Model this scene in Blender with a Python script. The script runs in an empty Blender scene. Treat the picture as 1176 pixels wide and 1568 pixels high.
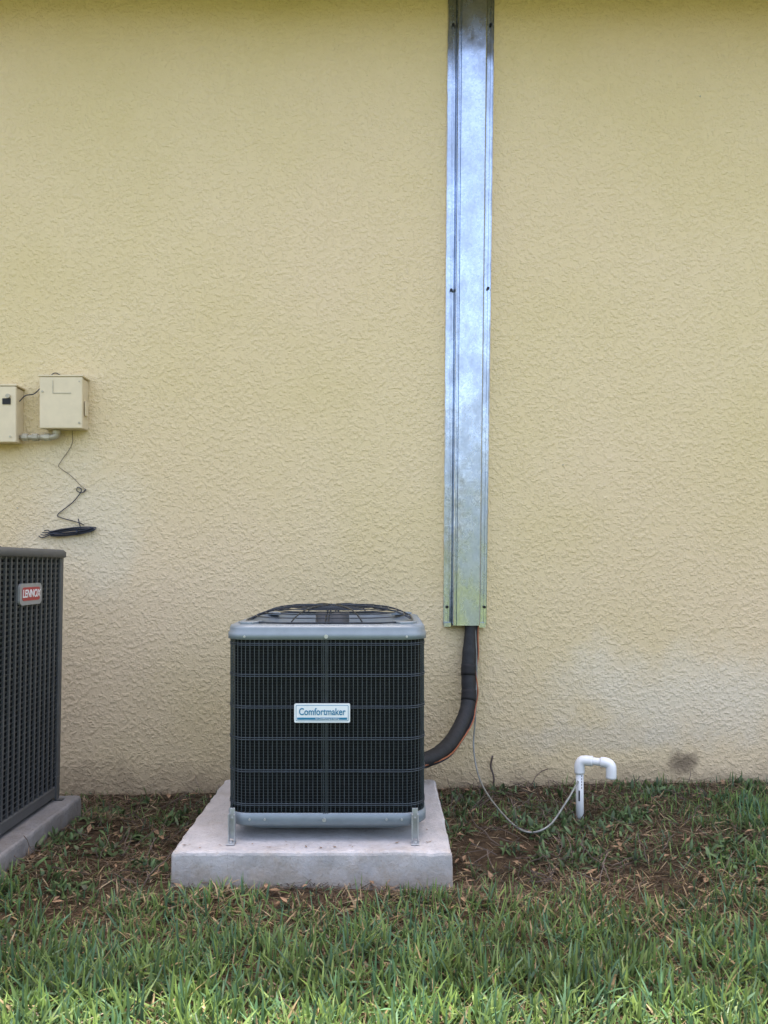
import bpy, math, random
import numpy as np
from mathutils import Vector, noise
random.seed(7); rng=np.random.default_rng(7)
scene=bpy.context.scene
R=math.radians
# ---------------------------------------------------------------- materials
def newmat(name):
    m=bpy.data.materials.new(name); m.use_nodes=True
    nt=m.node_tree; b=nt.nodes['Principled BSDF']
    return m,nt,b
def N(nt,t,**kw):
    n=nt.nodes.new(t)
    for k,v in kw.items():
        if k in n.inputs.keys(): n.inputs[k].default_value=v
        else: setattr(n,k,v)
    return n
def L(nt,a,b): nt.links.new(a,b)
def noise_fac(nt,scale,detail=3,rough=.5,lo=.3,hi=.7,coord=None,vec_scale=None):
    n=N(nt,'ShaderNodeTexNoise'); n.inputs['Scale'].default_value=scale
    n.inputs['Detail'].default_value=detail; n.inputs['Roughness'].default_value=rough
    g=N(nt,'ShaderNodeNewGeometry'); v=g.outputs['Position']
    if vec_scale:
        mp=N(nt,'ShaderNodeMapping'); mp.inputs['Scale'].default_value=vec_scale
        L(nt,v,mp.inputs['Vector']); v=mp.outputs['Vector']
    L(nt,v,n.inputs['Vector'])
    r=N(nt,'ShaderNodeMapRange'); r.inputs['From Min'].default_value=lo; r.inputs['From Max'].default_value=hi
    L(nt,n.outputs['Fac'],r.inputs['Value'])
    return r.outputs['Result'],n.outputs['Fac']
def mixc(nt,fac,a,b,mode='MIX'):
    m=N(nt,'ShaderNodeMix',data_type='RGBA'); m.blend_type=mode
    for s,v in ((m.inputs[6],a),(m.inputs[7],b)):
        if isinstance(v,(tuple,list)): s.default_value=(v[0],v[1],v[2],1)
        else: L(nt,v,s)
    if isinstance(fac,(int,float)): m.inputs[0].default_value=fac
    else: L(nt,fac,m.inputs[0])
    return m.outputs[2]
def math_(nt,op,a,b=None,clamp=False):
    m=N(nt,'ShaderNodeMath',operation=op); m.use_clamp=clamp
    for i,v in enumerate((a,b)):
        if v is None: continue
        if isinstance(v,(int,float)): m.inputs[i].default_value=v
        else: L(nt,v,m.inputs[i])
    return m.outputs[0]
def bump(nt,b,h,strength,dist):
    n=N(nt,'ShaderNodeBump'); n.inputs['Strength'].default_value=strength; n.inputs['Distance'].default_value=dist
    L(nt,h,n.inputs['Height']); L(nt,n.outputs['Normal'],b.inputs['Normal'])
def simple(name,c,rough=.5,metal=0,var=.15,scale=12,bmp=0,spec=None):
    m,nt,b=newmat(name)
    f,raw=noise_fac(nt,scale,4,.6)
    c2=tuple(x*(1-var) for x in c); c1=tuple(min(1,x*(1+var)) for x in c)
    L(nt,mixc(nt,f,c2,c1),b.inputs['Base Color'])
    b.inputs['Roughness'].default_value=rough; b.inputs['Metallic'].default_value=metal
    if spec is not None: b.inputs['Specular IOR Level'].default_value=spec
    if bmp: bump(nt,b,raw,.4,bmp)
    return m

def wall_mat():
    m,nt,b=newmat('stucco_paint')
    g=N(nt,'ShaderNodeNewGeometry'); sx=N(nt,'ShaderNodeSeparateXYZ'); L(nt,g.outputs['Position'],sx.inputs[0])
    f1,_=noise_fac(nt,1.1,5,.6,.3,.7)
    col=mixc(nt,f1,(.66,.53,.305),(.70,.575,.36))
    f2,_=noise_fac(nt,.55,3,.5,.4,.65)
    col=mixc(nt,math_(nt,'MULTIPLY',f2,.6),col,(.71,.55,.375))
    def patch(cx,cz,rx,rz,c,amt,col,nscale=3,soft=.9):
        dx=math_(nt,'DIVIDE',math_(nt,'SUBTRACT',sx.outputs[0],cx),rx)
        dz=math_(nt,'DIVIDE',math_(nt,'SUBTRACT',sx.outputs[2],cz),rz)
        d=math_(nt,'SQRT',math_(nt,'ADD',math_(nt,'MULTIPLY',dx,dx),math_(nt,'MULTIPLY',dz,dz)))
        _,nz=noise_fac(nt,nscale,5,.6)
        d=math_(nt,'ADD',d,math_(nt,'MULTIPLY',math_(nt,'SUBTRACT',nz,.5),1.6))
        r=N(nt,'ShaderNodeMapRange'); r.interpolation_type='SMOOTHSTEP'
        r.inputs['From Min'].default_value=1.0; r.inputs['From Max'].default_value=1.0-soft
        r.inputs['To Min'].default_value=0; r.inputs['To Max'].default_value=amt
        L(nt,d,r.inputs['Value'])
        return mixc(nt,r.outputs['Result'],col,c)
    col=patch(-1.65,1.45,.5,.62,(.68,.60,.45),.55,col)
    col=patch(1.75,.5,1.5,.36,(.74,.67,.54),.6,col)
    col=patch(1.2,.25,.9,.12,(.62,.55,.43),.5,col,6)
    # damp / soil splash low on the wall
    _,nz=noise_fac(nt,5,6,.7)
    h=math_(nt,'SUBTRACT',sx.outputs[2],math_(nt,'MULTIPLY',math_(nt,'SUBTRACT',nz,.5),.45))
    r=N(nt,'ShaderNodeMapRange'); r.inputs['From Min'].default_value=.13; r.inputs['From Max'].default_value=-.04
    r.inputs['To Max'].default_value=.75; L(nt,h,r.inputs['Value'])
    col=mixc(nt,r.outputs['Result'],col,(.27,.20,.12))
    r=N(nt,'ShaderNodeMapRange'); r.inputs['From Min'].default_value=.75; r.inputs['From Max'].default_value=.0
    r.inputs['To Max'].default_value=.28; L(nt,h,r.inputs['Value'])
    col=mixc(nt,r.outputs['Result'],col,(.52,.42,.29))
    col=patch(1.67,.10,.14,.10,(.16,.12,.08),.85,col,16,.9)
    # speckles
    f3,_=noise_fac(nt,60,2,.5,.70,.78)
    col=mixc(nt,math_(nt,'MULTIPLY',f3,.35),col,(.35,.29,.2))
    L(nt,col,b.inputs['Base Color']); b.inputs['Roughness'].default_value=.85
    b.inputs['Specular IOR Level'].default_value=.25
    _,a=noise_fac(nt,52,2.5,.55); r1=N(nt,'ShaderNodeMapRange'); r1.interpolation_type='SMOOTHSTEP'
    r1.inputs['From Min'].default_value=.40; r1.inputs['From Max'].default_value=.72; L(nt,a,r1.inputs['Value'])
    _,c=noise_fac(nt,130,3,.6)
    hh=math_(nt,'ADD',r1.outputs['Result'],math_(nt,'MULTIPLY',c,.55))
    bump(nt,b,hh,.72,.006)
    return m
M={}
M['wall']=wall_mat()
def galv():
    m,nt,b=newmat('galvanized_steel')
    v=N(nt,'ShaderNodeTexVoronoi'); v.inputs['Scale'].default_value=90
    g=N(nt,'ShaderNodeNewGeometry'); L(nt,g.outputs['Position'],v.inputs['Vector'])
    f,_=noise_fac(nt,9,5,.65,.35,.7,vec_scale=(1,1,.5))
    c=mixc(nt,v.outputs['Color'],(.43,.50,.61),(.60,.67,.78))
    c=mixc(nt,math_(nt,'MULTIPLY',f,.6),c,(.29,.33,.40))
    L(nt,c,b.inputs['Base Color']); b.inputs['Metallic'].default_value=1
    rr=N(nt,'ShaderNodeMapRange'); rr.inputs['To Min'].default_value=.16; rr.inputs['To Max'].default_value=.38
    L(nt,f,rr.inputs['Value']); L(nt,rr.outputs['Result'],b.inputs['Roughness'])
    _,n2=noise_fac(nt,5,2,.5,vec_scale=(1.5,1,1))
    bump(nt,b,n2,.4,.01)
    return m
M['galv']=galv()
def concrete(name,k):
    m,nt,b=newmat(name)
    f,raw=noise_fac(nt,9,6,.7,.3,.7)
    c=mixc(nt,f,(.33*k,.325*k,.33*k),(.52*k,.515*k,.52*k))
    f2,_=noise_fac(nt,3.5,5,.7,.52,.7); c=mixc(nt,math_(nt,'MULTIPLY',f2,.6),c,(.32*k,.27*k,.22*k))
    f3,_=noise_fac(nt,80,3,.6,.6,.72); c=mixc(nt,math_(nt,'MULTIPLY',f3,.5),c,(.2*k,.18*k,.16*k))
    g=N(nt,'ShaderNodeNewGeometry'); sx=N(nt,'ShaderNodeSeparateXYZ'); L(nt,g.outputs['Position'],sx.inputs[0])
    _,nz=noise_fac(nt,18,5,.7)
    h=math_(nt,'SUBTRACT',sx.outputs[2],math_(nt,'MULTIPLY',math_(nt,'SUBTRACT',nz,.5),.25))
    r=N(nt,'ShaderNodeMapRange'); r.inputs['From Min'].default_value=.105; r.inputs['From Max'].default_value=.0; r.inputs['To Max'].default_value=.7
    L(nt,h,r.inputs['Value']); c=mixc(nt,r.outputs['Result'],c,(.24*k,.20*k,.15*k))
    L(nt,c,b.inputs['Base Color']); b.inputs['Roughness'].default_value=.9
    _,h=noise_fac(nt,60,5,.7); bump(nt,b,h,.7,.007)
    return m
M['concrete']=concrete('concrete',1.05); M['concrete_old']=concrete('weathered_concrete',.48)
def soil():
    m,nt,b=newmat('soil_and_thatch')
    f,raw=noise_fac(nt,30,6,.7,.3,.7)
    c=mixc(nt,f,(.035,.024,.016),(.10,.072,.045))
    g=N(nt,'ShaderNodeNewGeometry'); sx=N(nt,'ShaderNodeSeparateXYZ'); L(nt,g.outputs['Position'],sx.inputs[0])
    r=N(nt,'ShaderNodeMapRange'); r.inputs['From Min'].default_value=1.6; r.inputs['From Max'].default_value=.9; L(nt,sx.outputs[1],r.inputs['Value'])
    f4,_=noise_fac(nt,14,6,.8,.3,.7)
    gr=mixc(nt,f4,(.05,.07,.025),(.12,.14,.06))
    c=mixc(nt,r.outputs['Result'],c,gr)
    L(nt,c,b.inputs['Base Color']); b.inputs['Roughness'].default_value=.95; b.inputs['Specular IOR Level'].default_value=.1
    bump(nt,b,raw,.9,.02)
    return m
M['soil']=soil()
def blade_mat(name,trans=.3):
    m=bpy.data.materials.new(name); m.use_nodes=True; nt=m.node_tree; nt.nodes.clear()
    o=N(nt,'ShaderNodeOutputMaterial'); a=N(nt,'ShaderNodeAttribute'); a.attribute_name='Col'
    p=N(nt,'ShaderNodeBsdfPrincipled'); p.inputs['Roughness'].default_value=.45; p.inputs['Specular IOR Level'].default_value=.4
    t=N(nt,'ShaderNodeBsdfTranslucent'); mx=N(nt,'ShaderNodeMixShader'); mx.inputs[0].default_value=trans
    L(nt,a.outputs['Color'],p.inputs['Base Color']); L(nt,a.outputs['Color'],t.inputs['Color'])
    L(nt,p.outputs[0],mx.inputs[1]); L(nt,t.outputs[0],mx.inputs[2]); L(nt,mx.outputs[0],o.inputs['Surface'])
    return m
M['blade']=blade_mat('grass_blade',.42); M['straw']=blade_mat('dry_straw',.1)
M['capgray']=simple('painted_steel_light_grey',(.19,.23,.262),.38,.15,.08,20)
M['wire']=simple('black_coated_wire',(.018,.023,.028),.4,.1,.2,30)
M['wirehi']=simple('grey_coated_wire',(.045,.058,.072),.35,.1,.2,30)
M['grille']=simple('black_grille_wire',(.014,.018,.024),.3,.1,.2,30)
M['panelgray']=simple('painted_steel_dark_grey',(.075,.08,.085),.45,.1,.12,15)
def coil():
    m,nt,b=newmat('condenser_coil_fins')
    w=N(nt,'ShaderNodeTexNoise'); w.inputs['Scale'].default_value=1; 
    g=N(nt,'ShaderNodeNewGeometry'); mp=N(nt,'ShaderNodeMapping'); mp.inputs['Scale'].default_value=(6,6,60)
    L(nt,g.outputs['Position'],mp.inputs[0]); L(nt,mp.outputs[0],w.inputs['Vector'])
    c=mixc(nt,w.outputs['Fac'],(.002,.003,.004),(.010,.013,.016))
    L(nt,c,b.inputs['Base Color']); b.inputs['Roughness'].default_value=.6; b.inputs['Specular IOR Level'].default_value=.2; return m
M['coil']=coil()
M['black']=simple('matte_black',(.008,.008,.009),.7,0,.2)
M['foam']=simple('black_foam_insulation',(.012,.013,.015),.65,0,.3,40,.004)
M['copperwire']=simple('orange_control_wire',(.33,.11,.045),.5,0,.2)
M['pvc']=simple('white_pvc',(.74,.76,.78),.35,0,.05,8)
M['tube']=simple('clear_vinyl_tube',(.20,.21,.195),.25,0,.3,20)
M['boxbeige']=simple('beige_plastic_box',(.64,.54,.37),.5,0,.06,14)
M['conduit']=simple('painted_conduit',(.42,.38,.29),.5,.2,.25,30)
M['cable']=simple('dark_cable',(.02,.025,.04),.5,0,.2)
M['thinwire']=simple('weathered_thin_wire',(.10,.075,.06),.6,0,.3)
M['white']=simple('label_white',(.72,.76,.78),.4,0,.03)
M['blue']=simple('label_blue',(.01,.17,.32),.4,0,.03)
M['red']=simple('label_red',(.33,.03,.035),.4,0,.05)
M['silver']=simple('label_silver',(.30,.31,.32),.4,.3,.05)
M['screw']=simple('dark_screw_head',(.02,.02,.025),.4,.6,.1)
M['zinc']=simple('zinc_bracket',(.46,.48,.50),.4,.6,.15,40)
M['soffit']=simple('painted_soffit',(.30,.24,.17),.7,0,.08)
M['roof']=simple('asphalt_shingle',(.10,.085,.07),.9,0,.3,20,.01)
M['weed']=blade_mat('weed_leaf',.25)
M['trunk']=simple('tree_bark',(.09,.065,.045),.9,0,.3,10,.02)

# ---------------------------------------------------------------- mesh builder
class MB:
    def __init__(s): s.v=[]; s.f=[]
    def box(s,x0,x1,y0,y1,z0,z1):
        b=len(s.v)
        s.v+=[(x,y,z) for z in (z0,z1) for y in (y0,y1) for x in (x0,x1)]
        for q in ((0,2,3,1),(4,5,7,6),(0,1,5,4),(2,6,7,3),(0,4,6,2),(1,3,7,5)): s.f.append(tuple(b+i for i in q))
        return s
    def rings(s,rs,cap0=False,cap1=False):
        n=len(rs[0]); b=len(s.v)
        for r in rs: s.v+=[tuple(p) for p in r]
        for k in range(len(rs)-1):
            for i in range(n):
                j=(i+1)%n; s.f.append((b+k*n+i,b+k*n+j,b+(k+1)*n+j,b+(k+1)*n+i))
        if cap0: s.f.append(tuple(b+i for i in reversed(range(n))))
        if cap1: s.f.append(tuple(b+(len(rs)-1)*n+i for i in range(n)))
        return s
    def tube(s,path,r,n=6,closed=False):
        P=[Vector(p) for p in path]; m=len(P); b=len(s.v)
        rr=r if isinstance(r,(list,tuple)) else [r]*m
        up=None
        for i in range(m):
            if closed: t=(P[(i+1)%m]-P[i-1])
            else: t=P[min(i+1,m-1)]-P[max(i-1,0)]
            t.normalize()
            if up is None:
                up=Vector((0,0,1)) if abs(t.z)<.9 else Vector((1,0,0))
            u=(up-t*up.dot(t)); u.normalize(); w=t.cross(u); up=u
            for k in range(n):
                a=2*math.pi*(k+.5)/n
                s.v.append(tuple(P[i]+(u*math.cos(a)+w*math.sin(a))*rr[i]))
        for i in range(m if closed else m-1):
            j=(i+1)%m
            for k in range(n):
                l=(k+1)%n; s.f.append((b+i*n+k,b+i*n+l,b+j*n+l,b+j*n+k))
        if not closed:
            s.f.append(tuple(b+k for k in reversed(range(n)))); s.f.append(tuple(b+(m-1)*n+k for k in range(n)))
        return s
    def disc(s,c,axis,r,h,n=16):
        c=Vector(c); a=Vector(axis).normalized(); s.tube([c,c+a*h],r,n); return s
    def obj(s,name,mat,parent=None,smooth=False,bevel=0,seg=2):
        me=bpy.data.meshes.new(name); me.from_pydata(s.v,[],s.f); me.update()
        o=bpy.data.objects.new(name,me); scene.collection.objects.link(o); me.materials.append(mat)
        if parent: o.parent=parent
        if smooth:
            for p in me.polygons: p.use_smooth=True
        if bevel:
            md=o.modifiers.new('bevel','BEVEL'); md.width=bevel; md.segments=seg; md.limit_method='ANGLE'; md.angle_limit=R(40)
        return o
def empty(name,loc=(0,0,0)):
    e=bpy.data.objects.new(name,None); scene.collection.objects.link(e); e.location=loc; e.empty_display_size=.2; return e
def rr(cx,cy,hx,hy,r,z,n=8):
    out=[]
    for (sx,sy,a0) in ((1,1,0),(-1,1,90),(-1,-1,180),(1,-1,270)):
        for k in range(n+1):
            a=R(a0+90*k/n); out.append((cx+sx*(hx-r)+r*math.cos(a),cy+sy*(hy-r)+r*math.sin(a),z))
    return out
def resample(pts,step,n=None):
    P=[Vector(p) for p in pts]+[Vector(pts[0])]
    tot=sum((P[i+1]-P[i]).length for i in range(len(P)-1)); n=n or max(3,round(tot/step)); st=tot/n
    out=[];acc=0;tgt=0
    for i in range(len(P)-1):
        l=(P[i+1]-P[i]).length
        while tgt<=acc+l+1e-9 and len(out)<n:
            out.append(P[i].lerp(P[i+1],(tgt-acc)/l if l>0 else 0)); tgt+=st
        acc+=l
    while len(out)<n: out.append(P[-1].copy())
    return out
def smooth_path(pts,sub=8):
    P=[Vector(p) for p in pts]; P=[2*P[0]-P[1]]+P+[2*P[-1]-P[-2]]; out=[]
    for i in range(1,len(P)-2):
        for k in range(sub):
            t=k/sub; a,b,c,d=P[i-1],P[i],P[i+1],P[i+2]
            out.append(.5*((2*b)+(c-a)*t+(2*a-5*b+4*c-d)*t*t+(3*b-a-3*c+d)*t**3))
    out.append(P[-2]); return out
def text(name,body,size,loc,rot,mat,parent,ext=.0008,offset=0,sx=1,shear=0):
    cu=bpy.data.curves.new(name,'FONT'); cu.body=body; cu.size=size; cu.extrude=ext; cu.offset=offset; cu.shear=shear
    cu.align_x='CENTER'; cu.align_y='CENTER'
    t=bpy.data.objects.new(name+'_tmp',cu); scene.collection.objects.link(t)
    bpy.context.view_layer.update()
    me=bpy.data.meshes.new_from_object(t.evaluated_get(bpy.context.evaluated_depsgraph_get()))
    bpy.data.objects.remove(t); o=bpy.data.objects.new(name,me); scene.collection.objects.link(o)
    me.materials.clear(); me.materials.append(mat); o.location=loc; o.rotation_euler=rot; o.scale=(sx,1,1); o.parent=parent
    return o

# ---------------------------------------------------------------- ground
def sstep(a,b,x):
    t=min(1,max(0,(x-a)/(b-a))); return t*t*(3-2*t)
def gz(x,y):
    near=1.0 if abs(x)<8 and -3<y<6 else 0
    xc=max(-2.2,min(2.2,x))
    z=-.045+.022*xc*sstep(2.6,4.0,y)
    if near:
        z+=.018*noise.noise(Vector((x*2.1,y*2.1,0)))+.008*noise.noise(Vector((x*9,y*9,3)))
        z+=.085*math.exp(-((x+1.40)/.17)**2)*sstep(2.2,2.6,y)*(1-sstep(3.6,3.9,y))
        z+=.022*math.exp(-((y-2.85)/.14)**2)*(1-sstep(.3,.7,x))*sstep(-1.1,-.8,x)
    return z
WY=4.28
xs=sorted(set([-150,-80,-40,-20,-12,-8,-6,-5]+[round(-4+.05*i,3) for i in range(161)]+[5,6,8,12,20,40,80,150]))
ys=sorted(set([-150,-80,-40,-20,-10,-5,-2,-1,-.5]+[round(.0+.05*i,3) for i in range(91)]+[6,10,20,40,80,150]))
g=MB(); g.v=[(x,y,gz(x,y)) for y in ys for x in xs]; nx=len(xs)
g.f=[(j*nx+i,j*nx+i+1,(j+1)*nx+i+1,(j+1)*nx+i) for j in range(len(ys)-1) for i in range(nx-1)]
g.obj('ground',M['soil'],smooth=True)

# ---------------------------------------------------------------- house
house=empty('stucco_house',(0,0,0))
w=MB().box(-9,9,WY,13,-.3,4.40); w.obj('wall',M['wall'],house)
EY=3.70
MB().box(-9.6,9.6,EY+.02,13.6,4.402,4.43).obj('soffit',M['soffit'],house)
MB().box(-9.62,9.62,EY-.02,EY+.018,4.38,4.56).obj('fascia',M['soffit'],house)
MB().box(-9,9,WY-.03,WY-.002,4.352,4.40).obj('frieze_board',M['soffit'],house)
rf=MB(); rf.v=[(-9.7,EY-.04,4.565),(9.7,EY-.04,4.565),(9.7,13.7,4.565),(-9.7,13.7,4.565),(-5,8.6,6.2),(5,8.6,6.2)]
rf.f=[(0,1,5,4),(1,2,5),(2,3,4,5),(3,0,4),(0,3,2,1)]; rf.obj('roof',M['roof'],house)

# ---------------------------------------------------------------- line-set cover (galvanized hat channel)
cov=empty('line_set_cover')
def duct_section(mb,z0,z1,xl0,xr0,xl1,xr1,yo=0):
    def prof(xl,xr,z):
        W=xr-xl; d=.075
        P=[(0,.012),(.006,.004),(.10,.004),(.105,.014),(.125,.014),(.13,.006),(.165,.008),(.20,d-.004),(.215,d),(.235,d),(.25,d-.010),(.27,d-.010),(.285,d),(.80,d),(.825,d-.008),(.845,.030),(.86,.022),(.885,.022),(.89,.006),(.935,.006),(.94,.014),(.96,.014),(.965,.004),(.994,.004),(1,.012)]
        return [(xl+W*u,WY-v-yo,z) for u,v in P]
    n=len(prof(0,1,0)); b=len(mb.v)
    steps=14
    for k in range(steps+1):
        t=k/steps; z=z0+(z1-z0)*t
        mb.v+=prof(xl0+(xl1-xl0)*t,xr0+(xr1-xr0)*t,z)
    for k in range(steps):
        for i in range(n-1): mb.f.append((b+k*n+i,b+k*n+i+1,b+(k+1)*n+i+1,b+(k+1)*n+i))
d=MB(); duct_section(d,.872,4.350,.330,.567,.356,.612); 
do=d.obj('channel',M['galv'],cov); sm=do.modifiers.new('sol','SOLIDIFY'); sm.thickness=.0012
d=MB()
d.box(.332,.370,WY-.03,WY-.014,.862,.884); d.box(.525,.560,WY-.035,WY-.016,.858,.884); d.obj('bent_tabs',M['galv'],cov)
sc=MB()
for (x,z) in ((.373,2.727),(.577,2.737),(.384,4.197),(.592,4.197),(.350,.97),(.556,.97)):
    sc.disc((x,WY-.002,z),(0,-1,0),.0085,.017,10)
sc.obj('screws',M['screw'],cov)
ca=MB()
for side in (0,1):
    pth=[]
    for k in range(60):
        t=k/59; z=.88+3.44*t
        x=(.329+.026*t) if side==0 else (.568+.045*t)
        pth.append((x+random.uniform(-.0015,.0015),WY-.002,z))
    ca.tube(pth,.004,5)
ca.obj('sealant',M['wall'],cov)

# ---------------------------------------------------------------- concrete pads
def pad(name,x0,x1,y0,y1,z0,z1,mat):
    cx,cy=(x0+x1)/2,(y0+y1)/2; hx,hy=(x1-x0)/2,(y1-y0)/2
    m=MB(); rs=[]
    def J(p): return .006*noise.noise(p*10)+.003*noise.noise(p*45)
    for (z,e,r) in ((z0,.008,.012),(z0+.04,.006,.012),(z0+.09,.004,.012),(z0+.14,.002,.012),(z1-.014,0,.012),(z1-.005,-.003,.012),(z1,-.011,.012)):
        pts=resample(rr(cx,cy,hx+e,hy+e,r,z,3),.02,300)
        rs.append([(p.x+J(p),p.y+J(p+Vector((5,5,5))),p.z+.003*noise.noise(Vector((p.x*9,p.y*9,0)))-max(0,.008*noise.noise(Vector((p.x*22,p.y*22,4)))-.001)) for p in pts])
    for s in (.96,.8,.5,.2):
        rs.append([(cx+(p[0]-cx)*s,cy+(p[1]-cy)*s,z1+.0005) for p in rs[6]])
    m.rings(rs,True,True); return m.obj(name,mat)
pad('concrete_pad',-.811,.259,2.93,3.93,-.09,.11,M['concrete'])
pad('concrete_pad',-2.50,-1.437,2.62,3.66,-.1,.11,M['concrete_old'])

# ---------------------------------------------------------------- main condenser
ac=empty('air_conditioner')
cx,cy,H=-.23,3.435,.395
m=MB(); m.rings([rr(cx,cy,H-.002,H-.002,.09,.222),rr(cx,cy,H+.004,H+.004,.09,.216),rr(cx,cy,H+.004,H+.004,.09,.180),rr(cx,cy,H-.01,H-.01,.085,.168),rr(cx,cy,H-.035,H-.035,.07,.166)],False,True)
m.obj('base_pan',M['capgray'],ac,True)
m=MB(); m.rings([rr(cx,cy,H-.055,H-.055,.07,.165),rr(cx,cy,H-.065,H-.065,.07,.142),rr(cx,cy,H-.09,H-.09,.07,.134)],False,True); m.obj('base_pan_bottom',M['capgray'],ac,True)
m=MB(); m.rings([rr(cx,cy,H-.018,H-.018,.075,.223),rr(cx,cy,H-.018,H-.018,.075,.912)]); m.obj('condenser_coil',M['coil'],ac,True)
per=rr(cx,cy,H-.003,H-.003,.088,0,10)
m=MB()
for p in resample(per,.0178): m.tube([(p.x,p.y,.219),(p.x,p.y,.915)],.0019,4)
m.obj('vertical_guard_wires',M['wirehi'],ac)
m=MB(); z=.232
while z<.91:
    m.tube([(p[0],p[1],z) for p in rr(cx,cy,H-.0058,H-.0058,.085,0,5)],.0011,3,True); z+=.0115
m.obj('fine_guard_wires',M['wire'],ac)
m=MB()
for z in (.762,.637,.512,.385,.252,.885):
    for dz in (0,.0075): m.tube([(p[0],p[1],z+dz) for p in rr(cx,cy,H,H,.088,0,6)],.0015,5,True)
for x in (cx-.008,cx+.0,cx+.008): m.tube([(x,cy-H-.0005,.219),(x,cy-H-.0005,.915)],.0018,4)
m.obj('guard_support_bars',M['wirehi'],ac)
# cap : ring with an inner slope leading to a light-coloured orifice deck
m=MB(); m.rings([rr(cx,cy,H-.002,H-.002,.09,.906),rr(cx,cy,H+.006,H+.006,.092,.908),rr(cx,cy,H+.006,H+.006,.092,.932),rr(cx,cy,H+.001,H+.001,.092,.936),rr(cx,cy,H+.001,H+.001,.092,.950),rr(cx,cy,H-.004,H-.004,.09,.961),rr(cx,cy,H-.028,H-.028,.10,.966),rr(cx,cy,H-.040,H-.040,.12,.966),rr(cx,cy,H-.055,H-.055,.16,.950),rr(cx,cy,.318,.318,.22,.935),rr(cx,cy,.295,.295,.29,.925)])
m.obj('top_cap',M['capgray'],ac,True)
m=MB()
m.rings([rr(cx,cy,.295,.295,.29,.9245),rr(cx,cy,.285,.285,.284,.88),rr(cx,cy,.285,.285,.284,.80),rr(cx,cy,.30,.30,.298,.5)],False,True); m.obj('fan_shroud',M['black'],ac,True)
m=MB()
for sx in (-1,1):
    for sy in (-1,1):
        a=(cx+sx*(H-.03),cy+sy*(H-.10)); b=(cx+sx*(H-.10),cy+sy*(H-.03)); c=(cx+sx*(H-.13),cy+sy*(H-.13)); o=(cx+sx*(H-.05),cy+sy*(H-.05))
        m.rings([[(q[0],q[1],.962) for q in (a,o,b,c)],[(q[0],q[1],.974) for q in (a,o,b,c)]],False,True)
m.obj('corner_plates',M['capgray'],ac,bevel=.003)
m=MB(); K=10
def gp(s,hh): return .970+.052*(1-s**4)
for k in range(K):
    s=1-k/(K+.5); h=.352*s; cr=(.13+.16*(1-s))*s/.55*.62; cr=min(cr*1.35,h*.98)
    m.tube(rr(cx,cy,h,h,cr,gp(s,h),7),.0024 if k else .0036,5,True)
for k in range(8):
    a=R(22.5+45*k); ca_,sa_=math.cos(a),math.sin(a)
    q=.352/max(abs(ca_),abs(sa_))*.97
    m.tube([(cx+ca_*q*s,cy+sa_*q*s,gp(s,0)+.004) for s in (1,.95,.9,.8,.7,.5,.3,.12)],.003,5)
for dx in (-.006,.006):
    m.tube([(cx+dx,cy+.352*s,gp(abs(s),0)-.004) for s in (-1,-.96,-.9,-.8,-.5,0,.5,.8,.9,.96,1)],.0038,6)
    m.tube([(cx+.352*s,cy+dx,gp(abs(s),0)-.004) for s in (-1,-.96,-.9,-.8,-.5,0,.5,.8,.9,.96,1)],.0038,6)
m.obj('fan_grille',M['grille'],ac)
m=MB().disc((cx,cy,.85),(0,0,1),.075,.14,24); m.obj('fan_motor',M['panelgray'],ac,True)
m=MB()
for k in range(4):
    a0=R(90*k+20); rs=[]
    for (r_,da,zz) in ((.07,0,.86),(.17,.1,.87),(.275,.22,.88)):
        rs.append([(cx+r_*math.cos(a0+da+t),cy+r_*math.sin(a0+da+t),zz+hz) for t,hz in ((-.35,-.03),(0,0),(.35,.03),(.35,.027),(0,-.003),(-.35,-.033))])
    m.rings(rs,True,True)
m.obj('fan_blades',M['panelgray'],ac)
m=MB()
for (x,z) in ((cx+.002,.920),(cx-.006,.197),(cx-.24,.199),(cx-.30,.199),(cx+.24,.199),(cx+.3,.199),(cx-.32,.920),(cx+.32,.920)):
    m.disc((x,cy-H-.003,z),(0,-1,0),.008 if x in(cx+.002,cx-.006) else .0045,.007,10)
m.obj('cap_screws',M['zinc'],ac)
for i,x in enumerate((-.598,.122)):
  for j,ysgn in enumerate((-1,1)):
    m=MB(); yb=cy+ysgn*(H+.006)
    def yy(a,b): 
        u,v=yb+ysgn*a,yb+ysgn*b; return min(u,v),max(u,v)
    a,b=yy(0,.004); m.box(x-.011,x+.011,a,b,.125,.245)
    m.box(x-.014,x-.009,*yy(.004,.022),.118,.225); m.box(x+.009,x+.014,*yy(.004,.022),.118,.225)
    m.box(x-.016,x+.016,*yy(.0,.045),.1125,.117)
    m.disc((x,yb+ysgn*.034,.117),(0,0,1),.008,.008,6)
    m.disc((x,yb+ysgn*.003,.205),(0,ysgn,0),.006,.005,6)
    m.obj('foot_bracket_%d'%(i*2+j+1),M['zinc'],ac,bevel=.0012)
m=MB().box(cx+H-.02,cx+H+.012,cy+.16,cy+H-.07,.222,.906); m.obj('service_panel',M['panelgray'],ac,bevel=.006)
bx,bz=-.2435,.619
by=cy-H-.004
def bplate(hx,hz,r,d0,d1,name,mat,dz=0):
    m=MB(); m.rings([rr(bx,dz,hx,hz,r,d0,4),rr(bx,dz,hx,hz,r,d1,4)],False,True)
    m.v=[(x,by-z,bz+y) for x,y,z in m.v]; m.obj(name,mat,ac)
bplate(.110,.0375,.006,0,.007,'badge_plate',M['white'])
bplate(.1035,.031,.003,0,.0078,'badge_border',M['blue'])
bplate(.1015,.029,.002,0,.0085,'badge_face',M['white'])
bplate(.0985,.0045,.001,0,.0092,'badge_stripe',M['blue'],-.0215)
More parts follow.
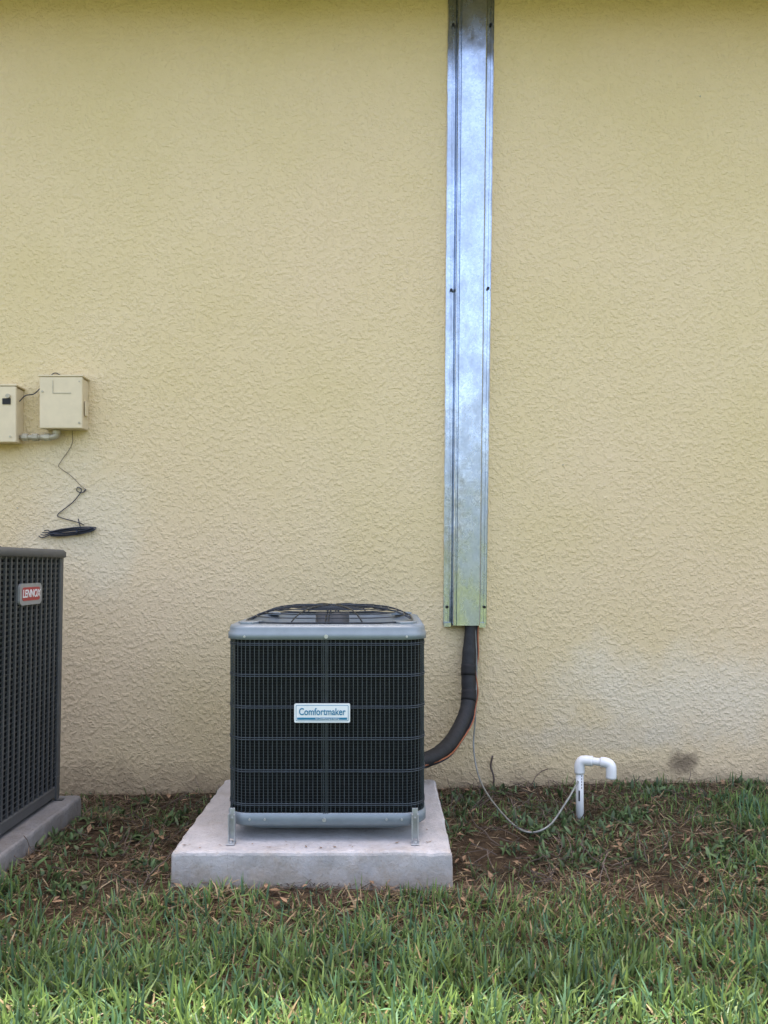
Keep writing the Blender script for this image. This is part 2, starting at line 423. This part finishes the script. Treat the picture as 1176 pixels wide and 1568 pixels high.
text('badge_text','Comfortmaker',.0385,(bx,by-.0092,bz+.005),(R(90),0,0),M['blue'],ac,.0006,.0005,.78)
text('badge_subtext','Air Conditioning & Heating',.0085,(bx+.02,by-.0098,bz-.0215),(R(90),0,0),M['white'],ac,.0003)

# ---------------------------------------------------------------- neighbouring condenser (dark grey, louvred)
ln=empty('air_conditioner')
X1,X0,Y0,Y1=-1.52,-2.38,2.75,3.61; Z0,Z1=.128,1.245
m=MB().box(X0+.03,X1-.03,Y0+.03,Y1-.03,Z0+.03,Z1); m.obj('inner_coil',M['coil'],ln)
m=MB().box(X0,X1,Y0,Y1,Z0,Z0+.05); m.obj('base_pan',M['panelgray'],ln,bevel=.006)
m=MB()
for x in (X0,X1-.035):
    for y in (Y0,Y1-.035): m.box(x,x+.035,y,y+.035,Z0+.05,Z1)
m.obj('corner_posts',M['panelgray'],ln,bevel=.006)
m=MB()
def onside(k,a,dpt,z):
    if k==0: return (X1-dpt,Y0+.035+(Y1-Y0-.07)*a,z)
    if k==1: return (X0+dpt,Y0+.035+(Y1-Y0-.07)*a,z)
    if k==2: return (X0+.035+(X1-X0-.07)*a,Y0+dpt,z)
    return (X0+.035+(X1-X0-.07)*a,Y1-dpt,z)
def sb(a0,a1,d0,d1,z0,z1,k,slant=0):
    b=len(m.v)
    for z,dd in ((z0,slant),(z1,0)):
        for dpt in (d0+0,d1+0):
            for a in (a0,a1): m.v.append(onside(k,a,dpt+dd,z))
    for q in ((0,2,3,1),(4,5,7,6),(0,1,5,4),(2,6,7,3),(0,4,6,2),(1,3,7,5)): m.f.append(tuple(b+i for i in q))
NC=17
for k in range(4):
    for i in range(NC+1):
        a=i/NC; sb(max(0,a-.0065),min(1,a+.0065),.003,.012,Z0+.05,Z1-.004,k)
    z=Z0+.062
    while z<Z1-.02:
        sb(0,1,.0045,.0075,z,z+.0105,k,.008); z+=.0225
m.obj('louver_panels',M['panelgray'],ln)
m=MB(); cxx,cyy=(X0+X1)/2,(Y0+Y1)/2; hh=(X1-X0)/2
m.rings([rr(cxx,cyy,hh+.006,hh+.006,.03,1.236),rr(cxx,cyy,hh+.014,hh+.014,.03,1.240),rr(cxx,cyy,hh+.014,hh+.014,.03,1.262),rr(cxx,cyy,hh+.004,hh+.004,.03,1.274),rr(cxx,cyy,hh-.06,hh-.06,.1,1.272),rr(cxx,cyy,.33,.33,.328,1.272),rr(cxx,cyy,.32,.32,.318,1.2)],False,True)
m.obj('top_lid',M['panelgray'],ln,True)
m=MB()
for k in range(1,12):
    m.tube([(cxx+.029*k*math.cos(R(t)),cyy+.029*k*math.sin(R(t)),1.280-.0006*k) for t in range(0,360,15)],.002,4,True)
for k in range(6):
    a=R(60*k); m.tube([(cxx,cyy,1.284),(cxx+.345*math.cos(a),cyy+.345*math.sin(a),1.277)],.003,5)
m.obj('fan_grille',M['wire'],ln)
m=MB()
for x in (X0+.05,X1-.05):
    for y in (Y0+.05,Y1-.05): m.disc((x,y,.09),(0,0,1),.03,.04,12)
m.obj('feet',M['black'],ln)
m=MB().box(X1-.004,X1+.004,Y1-.05,Y1-.02,.108,.22).box(X1-.004,X1+.03,Y1-.05,Y1-.02,.1125,.117); m.obj('hold_down_bracket',M['panelgray'],ln)
def plate(name,y0,y1,z0,z1,x0,x1,r,mat):
    q=MB(); a,b=(y0+y1)/2,(z0+z1)/2
    q.rings([rr(a,b,(y1-y0)/2,(z1-z0)/2,r,x0,4),rr(a,b,(y1-y0)/2,(z1-z0)/2,r,x1,4)],False,True)
    q.v=[(z,x,y) for x,y,z in q.v]; return q.obj(name,mat,ln)
plate('badge_frame',3.165,3.365,1.035,1.125,X1-.004,X1+.006,.02,M['silver'])
plate('badge_panel',3.185,3.345,1.053,1.109,X1+.004,X1+.0075,.012,M['red'])
text('badge_text','LENNOX',.046,(X1+.0082,3.265,1.081),(R(90),0,R(90)),M['white'],ln,.0005,.0006,.86,.15)
th=R(1.0); ln.rotation_euler=(0,th,0)     # the old unit has settled and leans slightly
ln.location=(-1.52-(-1.52*math.cos(th)+.115*math.sin(th)),0,.115-(1.52*math.sin(th)+.115*math.cos(th)))

# ---------------------------------------------------------------- refrigerant line
rl=empty('refrigerant_line')
pth=smooth_path([(.474,4.243,.98),(.476,4.241,.87),(.468,4.225,.72),(.460,4.20,.60),(.458,4.17,.48),(.427,4.11,.385),(.350,3.99,.290),(.255,3.86,.245),(.150,3.76,.235)],8)
n=len(pth); rad=[.031+.008*sstep(.16,.26,i/n)+.0008*math.sin(i*1.7) for i in range(n)]
MB().tube(pth,rad,14).obj('insulated_suction_line',M['foam'],rl,True)
m=MB()
for i in (int(n*.32),int(n*.46)): m.tube(pth[i:i+5],.0412,14)
m.obj('tape_wraps',M['black'],rl,True)
def off(p,dx,dy,dz): return [(a.x+dx+.004*math.sin(i*.5),a.y+dy,a.z+dz) for i,a in enumerate(p)]
m=MB(); m.tube(off(pth,.046,-.004,-.012),.0042,6); m.obj('control_wire',M['copperwire'],rl,True)
m=MB(); m.tube(off(pth,.038,.004,-.022),.008,8); m.obj('liquid_line',M['cable'],rl,True)
p=smooth_path([(.500,4.235,.87),(.507,4.21,.66),(.495,4.16,.40),(.480,4.12,.22),(.500,4.0,.085),(.540,3.7,.042),(.620,3.45,.012),(.735,3.47,.020),(.85,3.6,.09),(.935,3.70,.165)],10)
MB().tube(p,.0048,8).obj('drain_tube',M['tube'],None,True)
pv=empty('pvc_drain_pipe')
px,py=.945,3.71
m=MB(); m.tube([(px,py,-.08),(px-.002,py,.24)],.0185,16); m.tube([(px+.02,py-.004,.262),(px+.115,py-.05,.262)],.0185,16); m.obj('pipe',M['pvc'],pv,True)
def elbow(mb,pts,r): 
    P=smooth_path(pts,6); mb.tube(P,r,16)
m=MB(); elbow(m,[(px-.002,py,.200),(px-.002,py,.235),(px+.006,py-.002,.255),(px+.022,py-.008,.262),(px+.055,py-.022,.262)],.0245)
elbow(m,[(px+.090,py-.038,.262),(px+.112,py-.048,.262),(px+.128,py-.055,.253),(px+.133,py-.058,.237),(px+.133,py-.058,.190)],.0245)
m.obj('elbows',M['pvc'],pv,True)
m=MB(); m.tube([(px-.008,py-.0165,.07),(px-.008,py-.0165,.12)],.004,6); m.disc((px+.133,py-.058,.1895),(0,0,-1),.017,.001,14)
for k in range(5): m.box(px+.002,px+.005,py-.0192,py-.018,.13+.014*k,.138+.014*k)
m.obj('openings',M['black'],pv)

# ---------------------------------------------------------------- electrical boxes on wall
def ebox(x0,x1,z0,z1,D):
    e=empty('electrical_box')
    MB().box(x0+.004,x1-.004,WY-D+.02,WY-.001,z0+.004,z1-.004).obj('body',M['boxbeige'],e,bevel=.004)
    MB().box(x0,x1,WY-D,WY-D+.022,z0,z1).obj('cover',M['boxbeige'],e,bevel=.006,seg=3)
    return e
e=ebox(-1.873,-1.640,1.945,2.226,.10)
MB().box(-1.880,-1.634,WY-.103,WY-.002,2.2265,2.236).obj('rain_lip',M['boxbeige'],e,bevel=.003)
MB().box(-1.800,-1.700,WY-.1025,WY-.0995,2.135,2.139).box(-1.800,-1.797,WY-.1025,WY-.0995,2.139,2.205).obj('molded_lines',M['conduit'],e)
MB().box(-1.638,-1.632,WY-.07,WY-.03,2.02,2.10).obj('side_latch',M['boxbeige'],e,bevel=.002)
MB().disc((-1.855,WY-.1,2.145),(0,-1,0),.006,.004,10).disc((-1.655,WY-.1,1.975),(0,-1,0),.006,.004,10).disc((-1.655,WY-.1,2.2),(0,-1,0),.004,.003,10).obj('screws',M['conduit'],e)
e=ebox(-2.28,-2.000,1.870,2.175,.10)
MB().box(-2.287,-1.994,WY-.103,WY-.002,2.1755,2.185).obj('rain_lip',M['boxbeige'],e,bevel=.003)
MB().box(-2.072,-2.028,WY-.104,WY-.0995,2.076,2.108).obj('knockout_opening',M['black'],e)
MB().disc((-2.04,WY-.1,2.12),(0,-1,0),.012,.012,10).disc((-2.03,WY-.1,1.90),(0,-1,0),.006,.004,10).obj('lock_screw',M['conduit'],e)
cd=empty('electrical_conduit')
m=MB(); m.tube([(-2.0,WY-.05,1.905),(-1.885,WY-.05,1.905)],.014,12)
m.tube(smooth_path([(-1.885,WY-.05,1.905),(-1.84,WY-.05,1.905),(-1.805,WY-.05,1.912),(-1.80,WY-.05,1.945)],6),.016,12); m.obj('pipe',M['conduit'],cd,True)
m=MB(); 
for x in (-1.985,-1.93,-1.865): m.tube([(x,WY-.05,1.905),(x+.03,WY-.05,1.905)],.021,8)
m.disc((-1.80,WY-.05,1.925),(0,0,1),.022,.02,8); m.obj('fittings',M['conduit'],cd)
m=MB(); m.tube(smooth_path([(-2.0,WY-.06,2.10),(-1.97,WY-.05,2.135),(-1.93,WY-.03,2.15),(-1.875,WY-.04,2.20)],6),.003,5)
m.tube(smooth_path([(-1.86,WY-.02,2.24),(-1.83,WY-.005,2.27),(-1.80,WY-.005,2.26)],5),.0025,5); m.obj('jumper_wire',M['cable'],cd,True)
cb=empty('communication_cable')
P=[(-1.732,1.95),(-1.735,1.87),(-1.80,1.77),(-1.802,1.745),(-1.74,1.70),(-1.68,1.64),(-1.655,1.62),(-1.675,1.605),(-1.705,1.615),(-1.70,1.635),(-1.68,1.615),(-1.73,1.55),(-1.81,1.485),(-1.79,1.465),(-1.70,1.44),(-1.665,1.425)]
MB().tube(smooth_path([(x,WY-.006,z) for x,z in P],6),.0015,5).obj('drop_wire',M['thinwire'],cb,True)
m=MB(); P=[(-1.655,1.625),(-1.675,1.605),(-1.705,1.615),(-1.70,1.635),(-1.68,1.615),(-1.73,1.55),(-1.81,1.485),(-1.79,1.465),(-1.70,1.44),(-1.665,1.425)]
m.tube(smooth_path([(x,WY-.008,z) for x,z in P],6),.0026,5)
for k in range(7):
    ph=random.uniform(-.010,.010); pts=[]
    for t in range(0,24):
        a=2*math.pi*t/24; pts.append((-1.735+.115*math.cos(a)*(1+.06*random.random())+.01*(k%3),WY-.010-.003*k+.004*math.sin(3*a),1.388+.012*math.sin(a)+ph+.10*math.cos(a)*.14))
    m.tube(pts,.0028,5,True)
for k in range(4):
    m.tube(smooth_path([(-1.80,WY-.012,1.385+.005*k),(-1.85,WY-.012,1.372+.006*k),(-1.895+.01*k,WY-.012,1.355+.014*k),(-1.915+.01*k,WY-.012,1.365+.009*k)],5),.0028,5)
m.tube([(-1.70,WY-.02,1.40),(-1.695,WY-.035,1.385),(-1.70,WY-.02,1.37)],.006,6)
m.tube([(-1.695,WY-.015,1.46),(-1.68,WY-.015,1.40)],.003,5)
m.obj('coiled_bundle',M['cable'],cb,True)
nh=MB()
for (x,z) in ((1.758,3.809),(-2.038,1.52),(1.668,.677),(1.77,.386),(.995,1.76)):
    nh.disc((x,WY-.0005,z),(0,-1,0),.004,.004,8)
nh.obj('wall_nails',M['conduit'],house)
MB().tube(smooth_path([(.60,4.25,-.08),(.605,4.24,.03),(.59,4.25,.09),(.60,4.25,.15)],5),.006,6).obj('cable_stub',M['thinwire'],None,True)

# ---------------------------------------------------------------- blades
def fbm(x,y,s,o=0): 
    return noise.fractal(Vector((x*s+o,y*s-o,o)),1.0,2.0,3)
def inpad(x,y,mg=0):
    return ((x>-.811-mg)&(x<.259+mg)&(y>2.93-mg)&(y<3.93+mg))|((x>-2.5-mg)&(x<-1.437+mg)&(y>2.62-mg)&(y<3.66+mg))
def blades(name,mat,x,y,z,length,width,azim,lean,col,curl=.5):
    n=len(x)
    ts=np.array([0,.35,.72,1.0])
    wid=np.array([.75,1.0,.72,0.0])
    verts=np.zeros((n,7,3))
    ca,sa=np.cos(azim),np.sin(azim)
    twist=rng.uniform(-.9,.9,n)
    px_,py_,pz_=x.copy(),y.copy(),z.copy()
    prev=0
    idx=0
    for k in range(4):
        ang=lean+curl*lean*ts[k]*1.4+.0
        ang=np.minimum(ang,2.0)
        dl=(ts[k]-prev)*length; prev=ts[k]
        px_=px_+np.sin(ang)*ca*dl; py_=py_+np.sin(ang)*sa*dl; pz_=pz_+np.cos(ang)*dl
        wa=azim+np.pi/2+twist*.6
        wx,wy=np.cos(wa)*width*wid[k]*.5,np.sin(wa)*width*wid[k]*.5
        wz=np.sin(twist)*width*wid[k]*.25
        if k<3:
            verts[:,idx]=np.stack([px_-wx,py_-wy,pz_-wz],1); verts[:,idx+1]=np.stack([px_+wx,py_+wy,pz_+wz],1); idx+=2
        else: verts[:,6]=np.stack([px_,py_,pz_],1)
    verts=verts.reshape(-1,3)
    verts[:,1]=np.minimum(verts[:,1],WY-.003)
    me=bpy.data.meshes.new(name)
    me.vertices.add(n*7); me.vertices.foreach_set('co',verts.ravel())
    base=(np.arange(n)*7)[:,None]
    loops=(base+np.array([0,1,3,2, 2,3,5,4, 4,5,6])[None,:]).ravel()
    me.loops.add(len(loops)); me.loops.foreach_set('vertex_index',loops.astype(np.int32))
    me.polygons.add(n*3)
    ls=((np.arange(n)*11)[:,None]+np.array([0,4,8])[None,:]).ravel(); lt=np.tile([4,4,3],n)
    me.polygons.foreach_set('loop_start',ls.astype(np.int32)); me.polygons.foreach_set('loop_total',lt.astype(np.int32))
    me.polygons.foreach_set('use_smooth',np.ones(n*3,dtype=bool))
    me.update(calc_edges=True)
    at=me.color_attributes.new('Col','FLOAT_COLOR','POINT')
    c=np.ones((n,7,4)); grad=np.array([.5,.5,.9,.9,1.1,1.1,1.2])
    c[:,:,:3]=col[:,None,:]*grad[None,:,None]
    at.data.foreach_set('color',c.ravel())
    o=bpy.data.objects.new(name,me); scene.collection.objects.link(o); me.materials.append(mat); return o
def dens(x,y):
    front=1-sstep(2.72,3.05,y+.12*fbm(x,y,2.5,3))
    front*=.72+.5*max(-.5,fbm(x,y,4.5,31))
    right=sstep(1.1,1.6,x+.35*fbm(x,y,2.0,9))*.8*(.75+.7*fbm(x,y,4,77))
    mid=.17+.35*max(0,fbm(x,y,2.2,50))
    d=max(front,right,mid)
    if y>3.98: d*=.5
    q=math.hypot((x-.50)/.24,(y-3.35)/.24); d*=sstep(.6,1.2,q)
    q=math.hypot((x+1.15)/.30,(y-3.6)/.45); d*=.35+.65*sstep(.5,1.2,q)
    q=math.hypot((x-1.05)/.25,(y-3.1)/.12); d*=.4+.6*sstep(.5,1.2,q)
    q=math.hypot((x-1.45)/.2,(y-3.45)/.10); d*=.3+.7*sstep(.5,1.2,q)
    q=math.hypot((x+1.15)/.14,(y-2.75)/.08); d*=.3+.7*sstep(.5,1.2,q)
    return d
NG=160000
x=rng.uniform(-2.9,2.9,NG); y=1.15+(4.27-1.15)*rng.random(NG)
keep=~inpad(x,y,.012)
x,y=x[keep],y[keep]
D=np.array([dens(a,b) for a,b in zip(x,y)])
k2=rng.random(len(x))<D; x,y,D=x[k2],y[k2],D[k2]
z=np.array([gz(a,b) for a,b in zip(x,y)])-.004
n=len(x)
clump=np.array([fbm(a,b,6,1) for a,b in zip(x,y)])
tone=np.array([fbm(a,b,1.6,20) for a,b in zip(x,y)])
tone2=np.array([fbm(a,b,7,90) for a,b in zip(x,y)])
length=rng.uniform(.045,.105,n)*(1+.5*clump)*np.where(D<.5,.75,1)
fg=np.clip((2.6-y)/.4,0,1)
length=length*(1+.18*fg)
near_edge=(y>2.6)&(y<2.93); length=np.where(near_edge,length*.9,length)
width=rng.uniform(.0038,.0080,n)*np.where(D<.4,.8,1)*(1+.25*fg)
azim=rng.uniform(0,2*np.pi,n); lean=np.abs(rng.normal(.55,.38,n))
g1=np.array([.075,.135,.045]); g2=np.array([.195,.285,.085]); g3=np.array([.085,.165,.090])
t=rng.random(n)[:,None]; col=g1*(1-t)+g2*t
u=(rng.random(n)<.3)[:,None]; col=np.where(u,g3*(.7+.8*t),col)
col*=(1+.35*tone+.45*tone2)[:,None]
dry=rng.random(n)<(.07+.25*np.clip(tone+.1,0,1)+.28*(y>2.6)*(y<3.1)+.2*(D<.5))
straw=np.array([.38,.29,.16])*(.4+.8*rng.random(n))[:,None]
col=np.where(dry[:,None],straw,col); lean=np.where(dry,lean+.5,lean)
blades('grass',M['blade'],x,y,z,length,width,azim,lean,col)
NT=90000
x=rng.uniform(-2.9,2.9,NT); y=1.3+(4.27-1.3)*rng.random(NT)
keep=~inpad(x,y,.004); x,y=x[keep],y[keep]
pr=np.array([.35+.65*sstep(2.5,3.0,b)-.3*sstep(.9,1.5,a)*sstep(2.5,3,b)*(b<4) for a,b in zip(x,y)])
q=np.array([sstep(.6,1.1,math.hypot((a-.50)/.22,(b-3.35)/.22)) for a,b in zip(x,y)])
k2=rng.random(len(x))<pr*(.12+.88*q)*np.array([.40+.85*max(0,min(1,.5+fbm(a,b,3,40))) for a,b in zip(x,y)]); x,y=x[k2],y[k2]; n=len(x)
z=np.array([gz(a,b) for a,b in zip(x,y)])+rng.uniform(.0,.018,n)
shade=np.array([fbm(a,b,3,60) for a,b in zip(x,y)])
col=np.array([.145,.102,.064])*(.2+1.1*rng.random(n))[:,None]*(1+.9*shade)[:,None]
pale=rng.random(n)<.12; col=np.where(pale[:,None],np.array([.34,.27,.17]),col)
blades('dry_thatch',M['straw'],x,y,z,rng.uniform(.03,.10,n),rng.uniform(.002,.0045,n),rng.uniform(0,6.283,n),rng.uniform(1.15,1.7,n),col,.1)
cl=[]
W_=[(.86,3.60,.12),(.98,3.55,.12),(1.10,3.7,.14),(1.32,4.1,.12),(1.45,4.05,.10),(.75,3.75,.12),(-1.35,3.2,.10),(-1.28,2.95,.12),(-1.35,2.78,.12),(1.95,3.9,.2),(2.2,3.7,.2),(.4,4.05,.1),(.95,3.98,.12),(-.95,3.15,.08),(1.6,3.3,.2)]
for _ in range(40): W_.append((random.uniform(.3,2.4),random.uniform(3.15,4.22),random.uniform(.04,.10)))
for _ in range(14): W_.append((random.uniform(-1.4,-.85),random.uniform(2.9,4.1),random.uniform(.04,.09)))
for (a,b,c) in W_:
    for _ in range(int(420*c)): cl.append((a+random.gauss(0,c*.6),min(4.25,b+random.gauss(0,c*.5))))
x=np.array([c[0] for c in cl]); y=np.array([c[1] for c in cl]); kk=~inpad(x,y,.01); x,y=x[kk],y[kk]; n=len(x)
z=np.array([gz(a,b) for a,b in zip(x,y)])+rng.uniform(0,.03,n)
col=np.array([.085,.14,.055])*(.4+1.1*rng.random(n))[:,None]
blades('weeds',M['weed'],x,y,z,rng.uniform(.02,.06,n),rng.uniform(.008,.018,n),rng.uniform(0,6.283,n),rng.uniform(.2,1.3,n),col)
m=MB()
for _ in range(300):
    a=random.choice([random.uniform(-1.42,-.85),random.uniform(.3,1.8),random.uniform(.3,1.0)]); b=random.uniform(2.95,4.24)
    if inpad(np.array([a]),np.array([b]),.02)[0]: continue
    zz=gz(a,b); pts=[]; dx,dy=random.uniform(-.03,.03),random.uniform(-.03,.03); up=random.choice([.004,.006,.012,.022])
    for k in range(5): 
        pts.append((a+dx*k+random.uniform(-.008,.008),min(4.265,b+dy*k),zz+.012+up*k+random.uniform(-.004,.006)))
    m.tube(pts,random.uniform(.0012,.0028),4)
m.obj('dead_twigs',M['thinwire'])
lv=MB()
for _ in range(300):
    a=random.uniform(-1.5,2); b=random.uniform(2.7,4.2)
    if inpad(np.array([a]),np.array([b]),.01)[0]: continue
    c=Vector((a,b,gz(a,b)+random.uniform(.012,.035))); u=Vector((random.gauss(0,1),random.gauss(0,1),random.gauss(0,.4))).normalized(); v=u.cross(Vector((0,0,1))).normalized(); s=random.uniform(.008,.018)
    i=len(lv.v); lv.v+=[tuple(c-u*s*1.6),tuple(c+v*s*.7+Vector((0,0,.004))),tuple(c+u*s*1.6),tuple(c-v*s*.7+Vector((0,0,.003)))]; lv.f.append((i,i+1,i+2,i+3))
for _ in range(34):
    a=random.uniform(-.79,.24); b=random.choice([random.uniform(2.95,3.03),random.uniform(2.95,3.9)])
    c=Vector((a,b,.115)); an=random.uniform(0,6.28); u=Vector((math.cos(an),math.sin(an),.05)); v=Vector((-math.sin(an),math.cos(an),0)); s=random.uniform(.003,.009)
    i=len(lv.v); lv.v+=[tuple(c-u*s*1.6),tuple(c+v*s*.5),tuple(c+u*s*1.6),tuple(c-v*s*.5)]; lv.f.append((i,i+1,i+2,i+3))
lv.obj('dead_leaves',simple('dead_leaf',(.22,.14,.08),.7,0,.5,60))

# ---------------------------------------------------------------- trees across the yard (behind the viewpoint)
m=MB(); tr=MB()
for c in range(16):
    bx_=-30+4*c+random.uniform(-1,1); by_=-24+random.uniform(-2,2); hgt=random.uniform(5.5,8.5)
    tr.tube([(bx_,by_,-.1),(bx_+.1,by_,1.5),(bx_+.2,by_,hgt*.7)],[.2,.15,.07],7)
    for cc in range(16):
        o=Vector((bx_+random.gauss(0,1.3),by_+random.gauss(0,1.0),random.uniform(1.2,hgt)))
        for _ in range(60):
            p_=o+Vector((random.gauss(0,.5),random.gauss(0,.5),random.gauss(0,.4)))
            u=Vector((random.gauss(0,1),random.gauss(0,1),random.gauss(0,1))).normalized(); v=u.orthogonal(); s=random.uniform(.1,.22)
            i=len(m.v); m.v+=[tuple(p_-u*s),tuple(p_+v*s*.5),tuple(p_+u*s),tuple(p_-v*s*.5)]; m.f.append((i,i+1,i+2,i+3))
te=empty('distant_trees'); m.obj('foliage',simple('tree_foliage',(.05,.07,.035),.7,0,.4,.8),te); tr.obj('trunks',M['trunk'],te)

# ---------------------------------------------------------------- light
EL=72
sun=bpy.data.lights.new('sun','SUN'); sun.energy=13; sun.angle=R(.5); sun.color=(1,.94,.78)
so=bpy.data.objects.new('sun',sun); scene.collection.objects.link(so)
so.rotation_euler=(-R(90-EL),0,R(2))
wd=bpy.data.worlds.new('World'); scene.world=wd; wd.use_nodes=True
nt=wd.node_tree; bg=nt.nodes['Background']; sk=nt.nodes.new('ShaderNodeTexSky'); sk.sky_type='NISHITA'; sk.sun_disc=False
sk.sun_elevation=R(EL); sk.sun_rotation=0; sk.dust_density=5; sk.air_density=1.0; sk.ozone_density=.6
tint=mixc(nt,1.0,sk.outputs[0],(1.0,.90,.82),'MULTIPLY')
nt.links.new(tint,bg.inputs[0]); bg.inputs[1].default_value=.86
scene.view_settings.view_transform='Standard'; scene.view_settings.look='None'; scene.view_settings.exposure=0
# ---------------------------------------------------------------- camera
cam=bpy.data.cameras.new('camera'); co=bpy.data.objects.new('camera',cam); scene.collection.objects.link(co)
co.location=(0,0,1.2); co.rotation_euler=(R(90),0,0)
cam.sensor_fit='AUTO'; cam.sensor_width=36; cam.lens=27.05; cam.shift_y=.0523; cam.clip_end=500; cam.clip_start=.02
scene.camera=co
